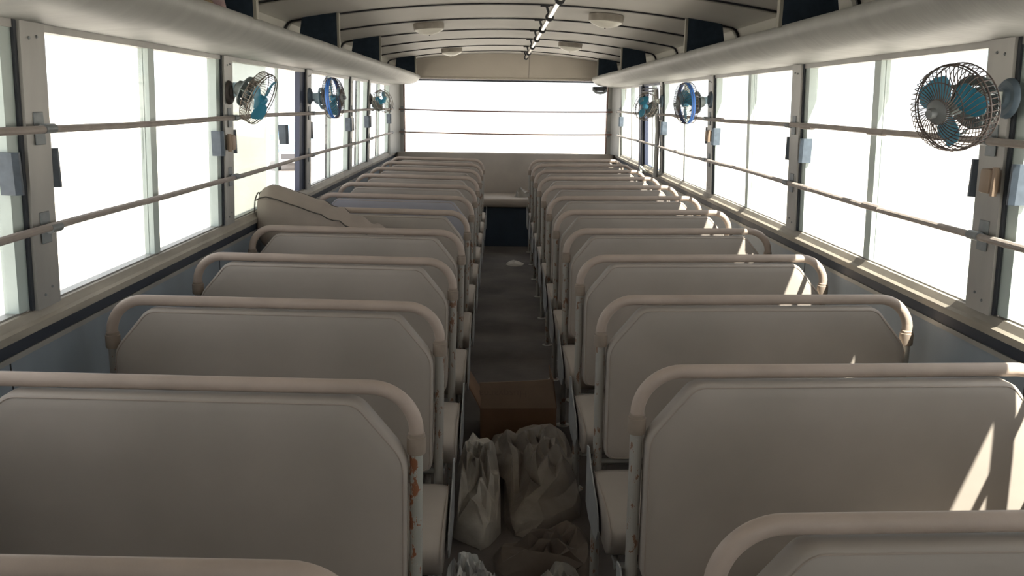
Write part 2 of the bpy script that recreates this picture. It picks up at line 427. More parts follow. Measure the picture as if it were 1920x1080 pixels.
# rear wall
rw = MB()
XL, XR = -1.062, 1.19; ZB, ZT = 0.948, 1.742
rw.box(CX-1.27, CX+1.27, 9.32, 9.40, 0, ZB)
rw.box(CX-1.27, XL, 9.32, 9.40, ZB, ZT)
rw.box(XR, CX+1.27, 9.32, 9.40, ZB, ZT)
hd = [(XL-0.16, ZT), (XR+0.10, ZT)] + [(CX+x*0.999, z+0.02) for x, z in reversed(PROF) if z > ZT]
rw.prism(hd, 'y', 9.32, 9.40)
wall_rear = rw.build('wall_rear', rear_m, kind='structure')
q = MB(); q.box(XL-0.02, XR+0.02, 9.305, 9.322, ZT-0.022, ZT-0.004)
q.build('header_gasket', seal, wall_rear)
q = MB(); q.box(XL-0.02, XR+0.02, 9.30, 9.322, ZT-0.003, ZT+0.018, 0.004)
q.build('header_moulding', rear_m, wall_rear)
q = MB(); q.box(XL-0.004, XL+0.010, 9.31, 9.39, ZB, ZT-0.02); q.box(XR-0.010, XR+0.004, 9.31, 9.39, ZB, ZT-0.02)
q.build('rusty_edge', rustm, wall_rear)
q = MB(); q.box(0.31, 0.313, 9.318, 9.322, ZT+0.02, 2.0)
q.build('panel_seam', black, wall_rear)
wr = empty('window_%d' % wn, (CX, 9.36, 1.0), kind='structure'); wn += 1
q = MB(); q.box(XL-CX, XR-CX, 0.0, 0.006, ZB-1.0, ZT-1.0)
q.build('glass_pane', glass_m, wr)
# front wall behind the camera, with its windscreen
fwb = MB()
fwb.box(CX-1.27, CX+1.27, Y0-0.06, Y0, 0, 0.85)
fwb.box(CX-1.27, CX-1.1, Y0-0.06, Y0, 0.85, 1.85); fwb.box(CX+1.1, CX+1.27, Y0-0.06, Y0, 0.85, 1.85)
fwb.prism([(CX-1.2, 1.85), (CX+1.2, 1.85)] + [(CX+x*0.999, z+0.02) for x, z in reversed(PROF) if z > 1.85], 'y', Y0-0.06, Y0)
fwb.build('wall_front', rear_m, kind='structure')
wf = empty('window_%d' % wn, (CX, Y0-0.03, 0.85), kind='structure')
q = MB(); q.box(-1.1, 1.1, 0, 0.006, 0, 1.0); q.build('glass_pane', glass_m, wf)

# ------------------------------------------------------------------ seats
H = 0.465
def make_seat(side):
    """side -1: left row (aisle on +x), +1: right row (aisle on -x)"""
    a = -side
    root = empty('bus_seat')
    # padded top rail
    R = 0.095; zt = 0.937; pts = []
    pts.append((-H, 0, 0.80))
    for k in range(0, 13):
        t = math.pi - k/12*math.pi/2
        pts.append((-H+R+R*math.cos(t), 0, zt-R+R*math.sin(t)))
    for k in range(0, 13):
        t = math.pi/2 - k/12*math.pi/2
        pts.append((H-R+R*math.cos(t), 0, zt-R+R*math.sin(t)))
    pts.append((H, 0, 0.80))
    MB().tube(pts, 0.0152, 16).build('top_rail', pad, root, smooth=True)
    for sx in (-1, 1):
        q = MB().lathe([(0.0155, 0.842), (0.0175, 0.840), (0.0175, 0.833), (0.0200, 0.832), (0.0202, 0.800), (0.0190, 0.796), (0.0145, 0.795)], 18, Matrix.Translation((sx*H, 0, 0)))
        q.build('collar', collar_m, root, smooth=True)
        q = MB().tube([(sx*H, 0, 0.799), (sx*H, 0, 0.012)], 0.0140, 14)
        q.lathe([(0.0, 0.006), (0.032, 0.006), (0.032, 0.0), (0.0, 0.0)], 16, Matrix.Translation((sx*H, 0, 0.0)))
        q.build('post', post_m, root, smooth=True)
    # backrest
    xh = H-0.0165; top = 0.9185; bot = 0.445; cx_, cz_ = 0.098, 0.120
    poly = [(-xh, bot), (xh, bot), (xh, top-cz_), (xh-cx_, top), (-xh+cx_, top), (-xh, top-cz_)]
    rad = [0.035, 0.035, 0.032, 0.022, 0.022, 0.032]; out = []
    for i, p in enumerate(poly):
        p = Vector(p); pa = Vector(poly[i-1]); pb = Vector(poly[(i+1) % 6]); A_ = p+(pa-p).normalized()*rad[i]; B_ = p+(pb-p).normalized()*rad[i]
        for k in range(7):
            t = k/6; out.append(A_*(1-t)**2 + p*2*t*(1-t) + B_*t*t)
    # densify long edges
    dense = []
    for i, p in enumerate(out):
        qn = out[(i+1) % len(out)]; d = (qn-p).length; m_ = max(1, int(d/0.05))
        for k in range(m_): dense.append(p.lerp(qn, k/m_))
    c = Vector((0, (top+bot)/2)); hh = (top-bot)/2
    def ring(ins, y):
        o_ = []
        for p in dense:
            q_ = p-c; sx = 1-ins/xh; sz = 1-ins/hh
            o_.append(Vector((c.x+q_.x*sx, y, c.y+q_.y*sz)))
        return o_
    q = MB(); q.loft([ring(0.004, 0.012), ring(0, 0.004), ring(0, -0.030), ring(0.003, -0.037), ring(0.009, -0.0405), ring(0.03, -0.044), ring(0.09, -0.047)])
    br = q.build('backrest', vinyl, root, smooth=True, angle=50)
    MB().tube([p+Vector((0, -0.001, 0)) for p in ring(0.0065, -0.0385)], 0.0018, 6, closed=True).build('piping', piping_m, br, smooth=True)
    # seat cushion: sections along x, rounded; front is -y
    prof = []
    def cyc(y, z): prof.append((y, z))
    for (y, z) in [(-0.035, 0.30), (-0.035, 0.40), (-0.045, 0.416), (-0.07, 0.421), (-0.18, 0.424), (-0.30, 0.421), (-0.355, 0.413), (-0.386, 0.398), (-0.395, 0.380), (-0.390, 0.355), (-0.370, 0.325), (-0.340, 0.303), (-0.30, 0.296), (-0.18, 0.296)]: cyc(y, z)
    ov = 0.036 if side < 0 else 0.018
    x_a = a*(H+ov); x_w = -a*(H-0.004)
    q = MB(); cy, cz0 = -0.22, 0.36
    secs = []
    for t, sc in ((0, 0.90), (0.006, 0.965), (0.02, 0.992), (0.05, 1.0), (0.5, 1.0), (0.95, 1.0), (0.98, 0.992), (0.994, 0.965), (1, 0.90)):
        x = x_w + (x_a-x_w)*t
        secs.append([Vector((x, cy+(y-cy)*sc, cz0+(z-cz0)*(sc if z > cz0 else 1))) for y, z in prof])
    q.loft(secs)
    cu = q.build('seat_cushion', vinyl, root, smooth=True, angle=60)
    xs = a*(H+ov-0.0025)
    MB().tube([(xs, y, z+0.001) for y, z in [(-0.05, 0.414), (-0.18, 0.422), (-0.30, 0.419), (-0.35, 0.411), (-0.383, 0.396), (-0.391, 0.38), (-0.386, 0.356)]], 0.0018, 6).build('piping', piping_m, cu, smooth=True)
    # aisle side plate
    xp = a*(H+ov+0.008); pl = [(0.02, 0.47), (-0.02, 0.478), (-0.06, 0.44), (-0.14, 0.41), (-0.20, 0.39), (-0.235, 0.36), (-0.245, 0.32), (-0.22, 0.28), (-0.15, 0.262), (-0.05, 0.262), (0.02, 0.28)]
    MB().prism(pl, 'x', min(xp, xp+a*0.004), max(xp, xp+a*0.004)).build('side_plate', plate_m, root)
    # underframe and front leg
    q = MB()
    q.tube([(-H, 0, 0.285), (H, 0, 0.285)], 0.011, 8)
    q.tube([(-H, -0.36, 0.283), (H, -0.36, 0.283)], 0.011, 8)
    for sx in (-1, 1): q.tube([(sx*(H-0.01), 0.0, 0.284), (sx*(H-0.01), -0.36, 0.284)], 0.010, 8)
    q.build('underframe', frame_m, root, smooth=True)
    q = MB(); q.tube([(a*(H-0.06), -0.35, 0.283), (a*(H-0.06), -0.33, 0.004)], 0.012, 10)
    q.lathe([(0, 0.006), (0.028, 0.006), (0.028, 0), (0, 0)], 14, Matrix.Translation((a*(H-0.06), -0.33, 0)))
    q.build('leg', post_m, root, smooth=True)
    return root
ORD = ['nearest', 'second', 'third', 'fourth', 'fifth', 'sixth', 'seventh', 'eighth', 'ninth', 'tenth', 'eleventh', 'farthest']
EXTRA_L = {0: 'only its top rail in view', 1: 'with orange-chipped aisle post', 3: '', 5: 'under the loose cushion', 6: 'with painted sky sheen on its backrest'}
for side in (-1, 1):
    proto = make_seat(side)
    for i in range(12):
        o = proto if i == 0 else copy_tree(proto)
        if side < 0: o.location = (-0.644, 0.922+0.68*i, 0); o.rotation_euler = (0, 0.016, 0.0)
        else: o.location = (0.780, 1.052+0.667*i, 0); o.rotation_euler = (0, -0.008, 0.022)
        row = 'left' if side < 0 else 'right'
        if i == 0: lab = 'nearest beige bench seat of the %s row, mostly cut off by the photo edge' % row
        elif i == 11: lab = 'farthest beige bench seat of the %s row, just before the rear bench' % row
        else: lab = '%s beige bench seat from the camera in the %s row' % (ORD[i], row)
        if side < 0 and i == 1: lab = 'second beige seat from the camera, left row, aisle post chipped to orange primer'
        if side < 0 and i == 4: lab = 'fifth beige seat from the camera, left row, directly in front of the loose cushion'
        if side < 0 and i == 5: lab = 'sixth beige seat from the camera, left row, carrying the loose cushion'
        if side < 0 and i == 6: lab = 'seventh seat from the camera, left row, its backrest painted with a bluish sky sheen'
        o['label'] = lab; o['category'] = 'bus seat'; o['group'] = 'bench seats of the %s row' % row
        kids = [x for x in bpy.data.objects if x.parent == o]
        if side < 0 and i == 6:
            for k in kids:
                if k.name.startswith('backrest'):
                    k.data = k.data.copy(); k.data.materials[0] = vinyl_sky_sheen; k['label'] = 'bluish grey backrest'
        if i == 1 or (side > 0 and i < 3):
            for k in kids:
                if k.name.startswith('post') and (k.data.vertices[0].co.x*side < 0):
                    k.data = k.data.copy(); k.data.materials[0] = post_bad if side < 0 else post_m
                    if side < 0: k['label'] = 'aisle post with orange primer patches'

# rear bench across the full width
rb = empty('rear_bench', (CX, 8.95, 0), label='full-width beige rear bench below the rear window', category='bench')
q = MB(); q.box(-1.20, 1.20, 0.295, 0.365, 0.43, 0.955, 0.022, 3); q.build('backrest', vinyl, rb, smooth=True)
q = MB(); q.box(-1.20, 1.20, -0.28, 0.29, 0.42, 0.515, 0.03, 3); q.build('seat_cushion', vinyl, rb, smooth=True)
q = MB(); q.box(-1.20, 1.20, -0.23, 0.36, 0.0, 0.418); q.build('base_panel', mat('navy bench base', (0.030, 0.052, 0.085), 0.6, var=0.2), rb)

# ------------------------------------------------------------------ luggage racks
SUP = {-1: [0.10, 1.60, 3.10, 4.64, 6.22, 8.75], 1: [0.10, 1.60, 3.10, 4.64, 7.06, 8.75]}
for s, nm in ((-1, 'left'), (1, 'right')):
    rk = empty('luggage_rack', (CX+s*1.0, 3.0, 1.70), label='long beige luggage rack above the %s windows' % nm, category='luggage rack')
    ox, oz = CX+s*1.0, 1.70
    xw = CX+s*1.193; xl = CX+s*0.930
    def sec_at(y, k=1.0):
        P = [(xw, 1.672), (xl+s*0.12, 1.683), (xl+s*0.085, 1.687), (xl+s*0.055, 1.698), (xl+s*0.026, 1.718), (xl+s*0.006, 1.738), (xl-s*0.001, 1.756), (xl+s*0.002, 1.770), (xl+s*0.009, 1.781), (xl+s*0.020, 1.785), (xl+s*0.032, 1.780), (xl+s*0.038, 1.762), (xl+s*0.046, 1.735), (xw, 1.722)]
        cxm, czm = xw, 1.70
        return [Vector((cxm+(x-cxm)*k-ox, y-3.0, czm+(z-czm)*(0.5+0.5*k)-oz)) for x, z in P]
    q = MB()
    ys = [-2.2+0.25*i for i in range(46)] + [9.20, 9.26, 9.29, 9.30]
    ks = [1.0]*47 + [0.985, 0.96, 0.92]
    secs = []
    for y, k in zip(ys, ks):
        secs.append([v+Vector((0, 0, 0.0025*noise.noise(Vector((y*1.3, s, 0))))) for v in sec_at(y, k)])
    q.loft(secs); q.build('shelf', rack_m, rk, smooth=True, angle=45)
    for sy in SUP[s]:
        xa = CX+s*0.936
        za = zc(0.936)+0.002; zb = zc(1.12)+0.001
        q = MB(); q.prism([(xa-ox, 1.775-oz), (xa+s*0.03-ox, 1.775-oz), (xa+s*0.05-ox, 1.728-oz), (CX+s*1.155-ox, 1.720-oz), (CX+s*1.120-ox, zb-oz), (xa-ox, za-oz)], 'y', sy-3.035, sy-3.010)
        sp = q.build('support_panel', navy, rk)
        q = MB(); q.box(min(xa, xa-s*0.012)-ox, max(xa, xa-s*0.012)-ox, sy-3.037, sy-3.008, 1.775-oz, za-0.004-oz)
        q.build('edge_trim', rib_m, sp)

# crumpled cloth things on the left rack
def crumple(q, c, r, seed, amp=0.35, freq=2.2, sub=4, flat=None, sharp=True):
    res = bmesh.ops.create_icosphere(q.bm, subdivisions=sub, radius=1)
    for v in res['verts']:
        p = v.co.copy(); pp = p*freq+Vector((seed*3.1, seed*1.7, seed*0.9))
        a = noise.noise(pp)
        b = 1-abs(noise.noise(pp*1.9+Vector((5, 5, 5))))*2
        e = 1-abs(noise.noise(pp*4.3))*2
        g = 1-abs(noise.noise(pp*9.0))*2
        d = 1 + amp*(a*0.9 + (b*0.45 + e*0.25 + g*0.10 if sharp else 0.2*e))
        v.co = Vector((c[0]+p.x*r[0]*d, c[1]+p.y*r[1]*d, c[2]+p.z*r[2]*d))
        if flat is not None and v.co.z < flat: v.co.z = flat + 0.002*noise.noise(pp*5)
    return q
cl = empty('cloth_bundle', (-0.975, 2.55, 1.733), label='ochre and pinkish crumpled cloth bundle on the left luggage rack', category='cloth')
q = crumple(MB(), (-0.01, -0.05, 0.085), (0.08, 0.28, 0.085), 3, 0.4, 2.5, 5, flat=0.0); q.build('ochre_cloth', cloth_y, cl, smooth=True, angle=60)
q = MB()
q.loft([[Vector((0.02+0.036*math.cos(t)*k+0.02*math.sin(y*9), y, 0.045+z0+0.036*math.sin(t)*k*(1+0.25*math.sin(3*t+y*20)))) for t in [2*math.pi*i/20 for i in range(20)]] for y, k, z0 in ((0.16, 0.9, 0.10), (0.22, 1.0, 0.085), (0.28, 1.0, 0.06), (0.34, 1.05, 0.035), (0.40, 1.0, 0.012), (0.43, 0.85, 0.004), (0.445, 0.45, 0.0))])
q.build('rolled_cloth', cloth_p, cl, smooth=True, angle=60, label='pinkish rolled cloth end')

# speaker hanging under the rear end of the right rack
sp = empty('rack_speaker', (CX+1.01, 9.18, 1.622), label='small dark box under the rear end of the right luggage rack', category='speaker')
q = MB(); q.box(-0.075, 0.075, -0.05, 0.05, 0.012, 0.058, 0.008); q.build('housing', black, sp, smooth=True)
q = MB(); q.tube([(-0.07, -0.05, 0.02), (-0.04, -0.06, -0.004), (0.0, -0.062, -0.010), (0.04, -0.06, -0.004), (0.07, -0.05, 0.02)], 0.014, 8); q.build('grille', clamp_m, sp, smooth=True)

# ceiling lamps
def lamp(x, y, lab):
    z = zc(x-CX)-0.002
    L = empty('ceiling_lamp', (x, y, z), label=lab, category='ceiling lamp', group='round ceiling lamps')
    sl = -math.atan(2*0.074*(x-CX)); L.rotation_euler = (0, -sl, 0)
    q = MB().lathe([(0, 0.0), (0.098, 0.0), (0.101, -0.006), (0.099, -0.036), (0.095, -0.040), (0, -0.040)], 36); q.build('housing', cream_plastic, L, smooth=True)
    q = MB().lathe([(0.094, -0.0405), (0.088, -0.048), (0.070, -0.057), (0.045, -0.066), (0.018, -0.072), (0, -0.073)], 36); q.build('lens', lens_m, L, smooth=True)
    q = MB().lathe([(0, -0.071), (0.004, -0.071), (0.004, -0.077), (0, -0.0775)], 10); q.build('knob', black, L, smooth=True)
lamp(-0.47, 5.62, 'round frosted ceiling lamp left of the grab pole, the nearer one')
lamp(-0.465, 8.15, 'round frosted ceiling lamp left of the grab pole, the farther one')
lamp(0.60, 4.92, 'round frosted ceiling lamp right of the grab pole, the nearer one')
lamp(0.585, 7.20, 'round frosted ceiling lamp right of the grab pole, the farther one')

# grab pole
gp = empty('grab_pole', (0.26, 3.0, 1.949), label='long chrome grab pole with black rings under the ceiling', category='grab rail')
MB().tube([(0, -4.6, 0), (0, 5.82, 0)], 0.0125, 16).build('pole', chrome, gp, smooth=True)
for yr in RIBS[2:]:
    y = yr-0.01-3.0
    q = MB().lathe([(0.013, -0.013), (0.022, -0.012), (0.024, 0), (0.022, 0.012), (0.013, 0.013)], 20, Matrix.Translation((0, y, 0)) @ Matrix.Rotation(math.pi/2, 4, 'X'))
    rg = q.build('ring', black, gp, smooth=True)
    q = MB(); q.tube([(-0.004, y, 0.018), (-0.012, y, 0.040), (-0.018, y, 0.062)], 0.007, 8); q.box(-0.05, 0.0, y-0.008, y+0.008, 0.052, 0.062); q.build('strap', black, rg, smooth=True)

# ------------------------------------------------------------------ guard rails
for s, nm in ((-1, 'left'), (1, 'right')):
    for zz, lv in ((1.422, 'upper'), (1.176, 'lower')):
        gr = empty('guard_rail', (wx(s, zz), 3.0, zz), label='%s steel guard rail along the %s windows' % (lv, nm), category='guard rail', group='side window guard rails')
        ax = -s*0.030
        pts = []; y = Y0+0.05
        yend = END[s]+0.02
        while y < yend:
            pts.append((ax, y-3.0, 0.0035*math.sin(y*2.1+s+zz*9)+0.002*noise.noise(Vector((y*2, s, zz))))); y += 0.12
        pts.append((ax, yend-3.0, 0))
        MB().tube(pts, 0.0098, 10).build('bar', rail_m, gr, smooth=True)
        for py in PIL[s]+[END[s]+0.03]:
            q = MB(); x0, x1 = sorted((-s*0.006, -s*0.010))
            yy = py-3.0
            if py > 8: x0, x1 = sorted((-s*0.0, -s*0.012))
            q.box(x0, x1, yy-0.022, yy+0.022, -0.040, 0.040, 0.0015, 1)
            q.tube([(ax, yy-0.024, 0), (ax, yy+0.024, 0)], 0.0125, 12)
            q.box(*sorted((-s*0.008, ax)), yy-0.02, yy+0.02, -0.006, 0.006)
            q.build('clamp', clamp_m, gr, smooth=True)
        if s == 1:
            for yy in (2.75, 3.38, 4.75, 5.9):
                MB().tube([(ax, yy-3.06, 0), (ax, yy-2.94, 0)], 0.0118, 10).build('sleeve', rail_m, gr, smooth=True)
for zz, lv in ((1.414, 'upper'), (1.170, 'lower')):
    gr = empty('guard_rail', (CX, 9.27, zz), label='%s thin steel guard rail across the rear window' % lv, category='guard rail', group='rear window guard rails')
    pts = [(x/20*1.20, 0, -0.012*(1-(x/20)**2)) for x in range(-20, 21)]
    MB().tube(pts, 0.0075, 10).build('bar', rust_rail, gr, smooth=True)
    for sx in (-1, 1):
        q = MB(); q.box(sx*1.145-0.03, sx*1.145+0.03, 0.012, 0.022, -0.032, 0.032, 0.006); q.build('end_plate', clamp_m, gr, smooth=True)

# ------------------------------------------------------------------ fans
def fan(side, my, mz, c, d, R, style, label, wire=wire_m, disc=fan_disc, arm=fan_white, motor=fan_body, spin=0.0):
    wallx = wx(side, mz)-side*0.006
    root = empty('wall_fan', (wallx, my, mz), label=label, category='fan', group='small cabin fans on the window pillars')
    o = Vector((wallx, my, mz)); c = Vector(c); d = Vector(d).normalized()
    T = Matrix.Translation(c-o) @ d.to_track_quat('Z', 'Y').to_matrix().to_4x4() @ Matrix.Rotation(spin, 4, 'Z')
    # mounting disc
    q = MB().lathe([(0, 0.022), (0.022, 0.022), (0.030, 0.014), (0.042, 0.012), (0.048, 0.006), (0.050, 0), (0, 0)], 28, Matrix.Rotation(-side*math.pi/2, 4, 'Y'))
    q.build('mounting_disc', disc, root, smooth=True)
    # arm
    back = T @ Vector((0, 0, -0.115)); st = Vector((-side*0.018, 0, 0))
    mid = Vector((-side*0.05, 0, 0)); q = MB()
    q.box(min(-side*0.01, -side*0.062), max(-side*0.01, -side*0.062), -0.011, 0.011, -0.016, 0.016, 0.003)
    q.tube([mid, mid.lerp(back, 0.6), back], 0.011, 10)
    q.lathe([(0, 0.016), (0.014, 0.016), (0.014, -0.016), (0, -0.016)], 14, Matrix.Translation(back))
    q.build('arm', arm, root, smooth=True)
    # motor
    q = MB().lathe([(0, -0.118), (0.018, -0.116), (0.030, -0.108), (0.034, -0.095), (0.034, -0.055), (0.030, -0.043), (0.012, -0.038), (0.012, -0.028), (0, -0.028)], 24, T)
    for k in range(4):
        t = k*math.pi/2+0.4
        q.tube([T @ Vector((0.03*math.cos(t), 0.03*math.sin(t), -0.06)), T @ Vector((0.052*math.cos(t), 0.052*math.sin(t), -0.052)), T @ Vector((0.062*math.cos(t), 0.062*math.sin(t), -0.036))], 0.0045, 6)
    q.lathe([(0.040, -0.078), (0.064, -0.074), (0.065, -0.068), (0.040, -0.071), (0.040, -0.078)], 28, T)
    for k in range(3):
        t = k*2.094; q.tube([T @ Vector((0.060*math.cos(t), 0.060*math.sin(t), -0.072)), T @ Vector((0.075*math.cos(t), 0.075*math.sin(t), -0.032))], 0.003, 6)
    q.build('motor', motor, root, smooth=True)
    # blades
    nb = 3
    for b in range(nb):
        if style == 'damaged' and b == 2: continue
        q = MB(); rows = []
        for i in range(9):
            rr = 0.016+ (R*0.88-0.016)*i/8; half = (0.58+0.66*math.sin(math.pi*min(1, (i+0.6)/8.2))**0.6)*0.95
            half *= (1 if i < 8 else 0.62)
            row = []
            for j in range(7):
                t = (j/6-0.5)*2*half*0.62 + b*2*math.pi/nb
                z = 0.006+0.013*math.sin((j/6-0.5)*math.pi)*(0.4+0.6*i/8)
                row.append(T @ Vector((rr*math.cos(t), rr*math.sin(t), z)))
            rows.append(row)
        th = T.to_3x3() @ Vector((0, 0, 0.0014))
        V1 = [[q.bm.verts.new(p) for p in r_] for r_ in rows]; V2 = [[q.bm.verts.new(p-th) for p in r_] for r_ in rows]
        for i in range(8):
            for j in range(6):
                q.bm.faces.new((V1[i][j], V1[i][j+1], V1[i+1][j+1], V1[i+1][j])); q.bm.faces.new((V2[i][j], V2[i+1][j], V2[i+1][j+1], V2[i][j+1]))
        for i in range(8):
            q.bm.faces.new((V1[i][0], V1[i+1][0], V2[i+1][0], V2[i][0])); q.bm.faces.new((V1[i][6], V2[i][6], V2[i+1][6], V1[i+1][6]))
        for j in range(6):
            q.bm.faces.new((V1[0][j], V2[0][j], V2[0][j+1], V1[0][j+1])); q.bm.faces.new((V1[8][j], V1[8][j+1], V2[8][j+1], V2[8][j]))
        q.build('blade', fan_teal, root, smooth=True)
    q = MB().lathe([(0, 0.028), (0.010, 0.027), (0.017, 0.022), (0.018, 0.0), (0.018, -0.012), (0, -0.012)], 20, T); q.build('hub', fan_teal if style != 'full' else fan_body, root, smooth=True)
    # cage
    q = MB(); wr_ = 0.0012
    def ringc(r, z, t=0.0016, n_=48): q.tube([T @ Vector((r*math.cos(2*math.pi*k/n_), r*math.sin(2*math.pi*k/n_), z)) for k in range(n_)], t, 6, closed=True)
    ringc(R, 0.0, 0.0024); ringc(R*0.985, 0.010, 0.0018); ringc(0.036, -0.045, 0.0016); ringc(R*0.985, -0.030, 0.0018)
    NW = 44
    for k in range(NW):
        if style == 'damaged' and k % 3 == 0: continue
        t0 = 2*math.pi*k/NW; ptsw = []
        for i in range(9):
            u = i/8; rr = 0.036+(R-0.036)*u; z = -0.045+0.012*u if u < 0.99 else 0.0
            if u >= 0.99: ptsw.append(T @ Vector((R*0.985*math.cos(t0), R*0.985*math.sin(t0), -0.030)))
            tt = t0+0.45*(1-u); ptsw.append(T @ Vector((rr*math.cos(tt), rr*math.sin(tt), z)))
        q.tube(ptsw, wr_, 4)
    q.build('rear_cage', wire, root, smooth=True)
    q = MB()
    if style in ('full', 'rim'):
        for k in range(NW):
            t0 = 2*math.pi*k/NW; ptsw = []
            for i in range(11):
                u = i/10; rr = 0.026+(R-0.026)*u; z = 0.012+0.040*math.sqrt(max(0, 1-u**2.6))
                tt = t0-0.55*(1-u); ptsw.append(T @ Vector((rr*math.cos(tt), rr*math.sin(tt), z*(1 if u < 1 else 1))))
            ptsw.append(T @ Vector((R*math.cos(t0), R*math.sin(t0), 0.0)))
            q.tube(ptsw, wr_, 4)
        ringc(R*0.66, 0.012+0.040*math.sqrt(1-0.66**2.6), 0.0013)
        q.build('front_cage', wire, root, smooth=True)
        q = MB().lathe([(0, 0.078), (0.010, 0.077), (0.0125, 0.070), (0.0125, 0.062), (0.022, 0.058), (0.029, 0.052), (0.030, 0.046), (0.026, 0.044), (0, 0.044)], 24, T)
        q.build('cap', clamp_m, root, smooth=True)
    elif style == 'damaged':
        for k in range(0, 9):
            t0 = -0.6+0.2*k; q.tube([T @ Vector((0.03*math.cos(t0), 0.03*math.sin(t0), 0.04)), T @ Vector((0.7*R*math.cos(t0+.15), 0.7*R*math.sin(t0+.15), 0.045)), T @ Vector((R*math.cos(t0+.3), R*math.sin(t0+.3), 0.0))], 0.0016, 5)
        ringc(R*0.97, 0.03, 0.0022)
        q.build('front_cage', wire, root, smooth=True)
    else:
        q.bm.free()
    if style == 'rim':
        q = MB().lathe([(R*1.0, -0.012), (R*1.012, -0.008), (R*1.012, 0.008), (R*1.0, 0.012), (R*0.99, 0.0), (R*1.0, -0.012)], 48, T)
        q.build('rim_band', fan_blue, root, smooth=True)
fan(1, 2.085, 1.527, (1.070, 1.985, 1.502), (-0.92, -0.36, -0.20), 0.101, 'full', 'caged fan with teal blades on the nearest right window pillar', wire=wire_m, spin=0.35)
fan(-1, 3.56, 1.525, (-0.995, 3.54, 1.500), (0.90, -0.12, -0.44), 0.110, 'open', 'fan with bare teal blades and no front grille, nearest of the three left fans', wire=wire_pale, disc=fan_disc2, arm=fan_lblue, motor=fan_body, spin=0.9)
fan(-1, 5.05, 1.522, (-0.992, 5.06, 1.512), (0.99, -0.12, 0.05), 0.118, 'rim', 'blue-rimmed fan seen edge-on at the left windows', arm=fan_lblue, motor=fan_lblue, disc=fan_disc, spin=0.2)
fan(-1, 7.40, 1.513, (-1.020, 7.38, 1.496), (0.80, -0.55, 0.35), 0.098, 'damaged', 'battered bent fan at the rear end of the left windows', wire=wire_pale, disc=fan_disc2, motor=fan_body, spin=1.0)
fan(1, 5.05, 1.533, (1.105, 5.02, 1.510), (-0.985, -0.16, -0.10), 0.120, 'rim', 'blue-rimmed fan seen nearly edge-on at the right windows', arm=fan_lblue, motor=fan_body, spin=0.5)
fan(1, 6.58, 1.527, (1.122, 6.50, 1.484), (-0.78, -0.55, 0.28), 0.104, 'damaged', 'battered fan with bare teal blade at the right, beside the emergency door', wire=wire_pale, arm=fan_white, spin=2.2)

# ------------------------------------------------------------------ loose cushion on the left row
lc = empty('loose_cushion', (-0.82, 4.02, 0.86), label='loose beige bench cushion lying tilted on the left seats against the window', category='cushion')
q = MB(); secs = []; NS = 26
def lc_frame(t):
    # t 0 (window end) .. 1 (aisle end)
    x = -0.345 + 0.74*t; zt = 0.245 - 0.30*t + 0.02*math.sin(t*math.pi)
    return x, zt
edgeF, edgeB = [], []
for i in range(NS+1):
    t = i/NS; x, zt = lc_frame(t)
    fat = 1.0 if t > 0.10 else 0.62+0.38*math.sin(t/0.10*math.pi/2)
    if t > 0.94: fat = 0.8+0.2*math.sin((1-t)/0.06*math.pi/2)
    Tn = 0.115 - 0.03*max(0, t-0.45); Ht = 0.30
    wr = 0.017*math.sin(t*50)*(1 if 0.40 < t < 0.95 else 0.12)+0.006*math.sin(t*83)*(1 if t > 0.4 else 0)
    sec_ = []
    # local cross-section in (y, z): front face (−y) , top face
    base = [(-0.070, -0.040, 0), (-0.062, -0.030, 0), (-0.038, -0.008, 1), (0.0, 0.012, 1), (0.03, 0.016, 1), (0.052, 0.006, 0), (0.060, -0.010, 0), (0.075, -0.10, 1), (0.078, -0.20, 1), (0.070, -0.28, 0), (0.05, -0.30, 0), (0.0, -0.305, 1), (-0.04, -0.30, 0), (-0.066, -0.28, 0), (-0.086, -0.20, 1), (-0.086, -0.12, 1), (-0.074, -0.06, 1)]
    for (y, z, b_) in base:
        yy = y*fat*Tn/0.115*1.0; zz = z if z > -0.15 else z*(1+0.22*t)
        zz = -0.15 + (zz+0.15)*fat
        yy2 = yy + 0.45*zz*0.35
        sec_.append(Vector((x + (0.02*b_ if t < 0.01 else 0)*0, yy2 + 0.03*t + (wr if b_ else wr*0.4), zt+zz+(wr*0.8 if b_ else wr*0.3))))
    secs.append(sec_); edgeF.append(sec_[0]+Vector((0, -0.002, 0.003))); edgeB.append(sec_[5]+Vector((0, 0.0, 0.003)))
q.loft(secs); lco = q.build('cover', mat('grey beige cushion cover', (0.40, 0.335, 0.29), 0.65, var=0.18, vscale=5, bump=0.3, bscale=16), lc, smooth=True, angle=60)
md = lco.modifiers.new('s', 'SUBSURF'); md.levels = 1; md.render_levels = 2
dk = mat('dark piping', (0.09, 0.08, 0.07), 0.7)
MB().tube([secs[0][k]+Vector((-0.002, 0, 0)) for k in range(len(secs[0]))], 0.0032, 6, closed=True).build('piping', dk, lc, smooth=True)
MB().tube(edgeF, 0.0032, 6).build('piping', dk, lc, smooth=True)
MB().tube(edgeB[:int(NS*0.62)], 0.0032, 6).build('piping', dk, lc, smooth=True)

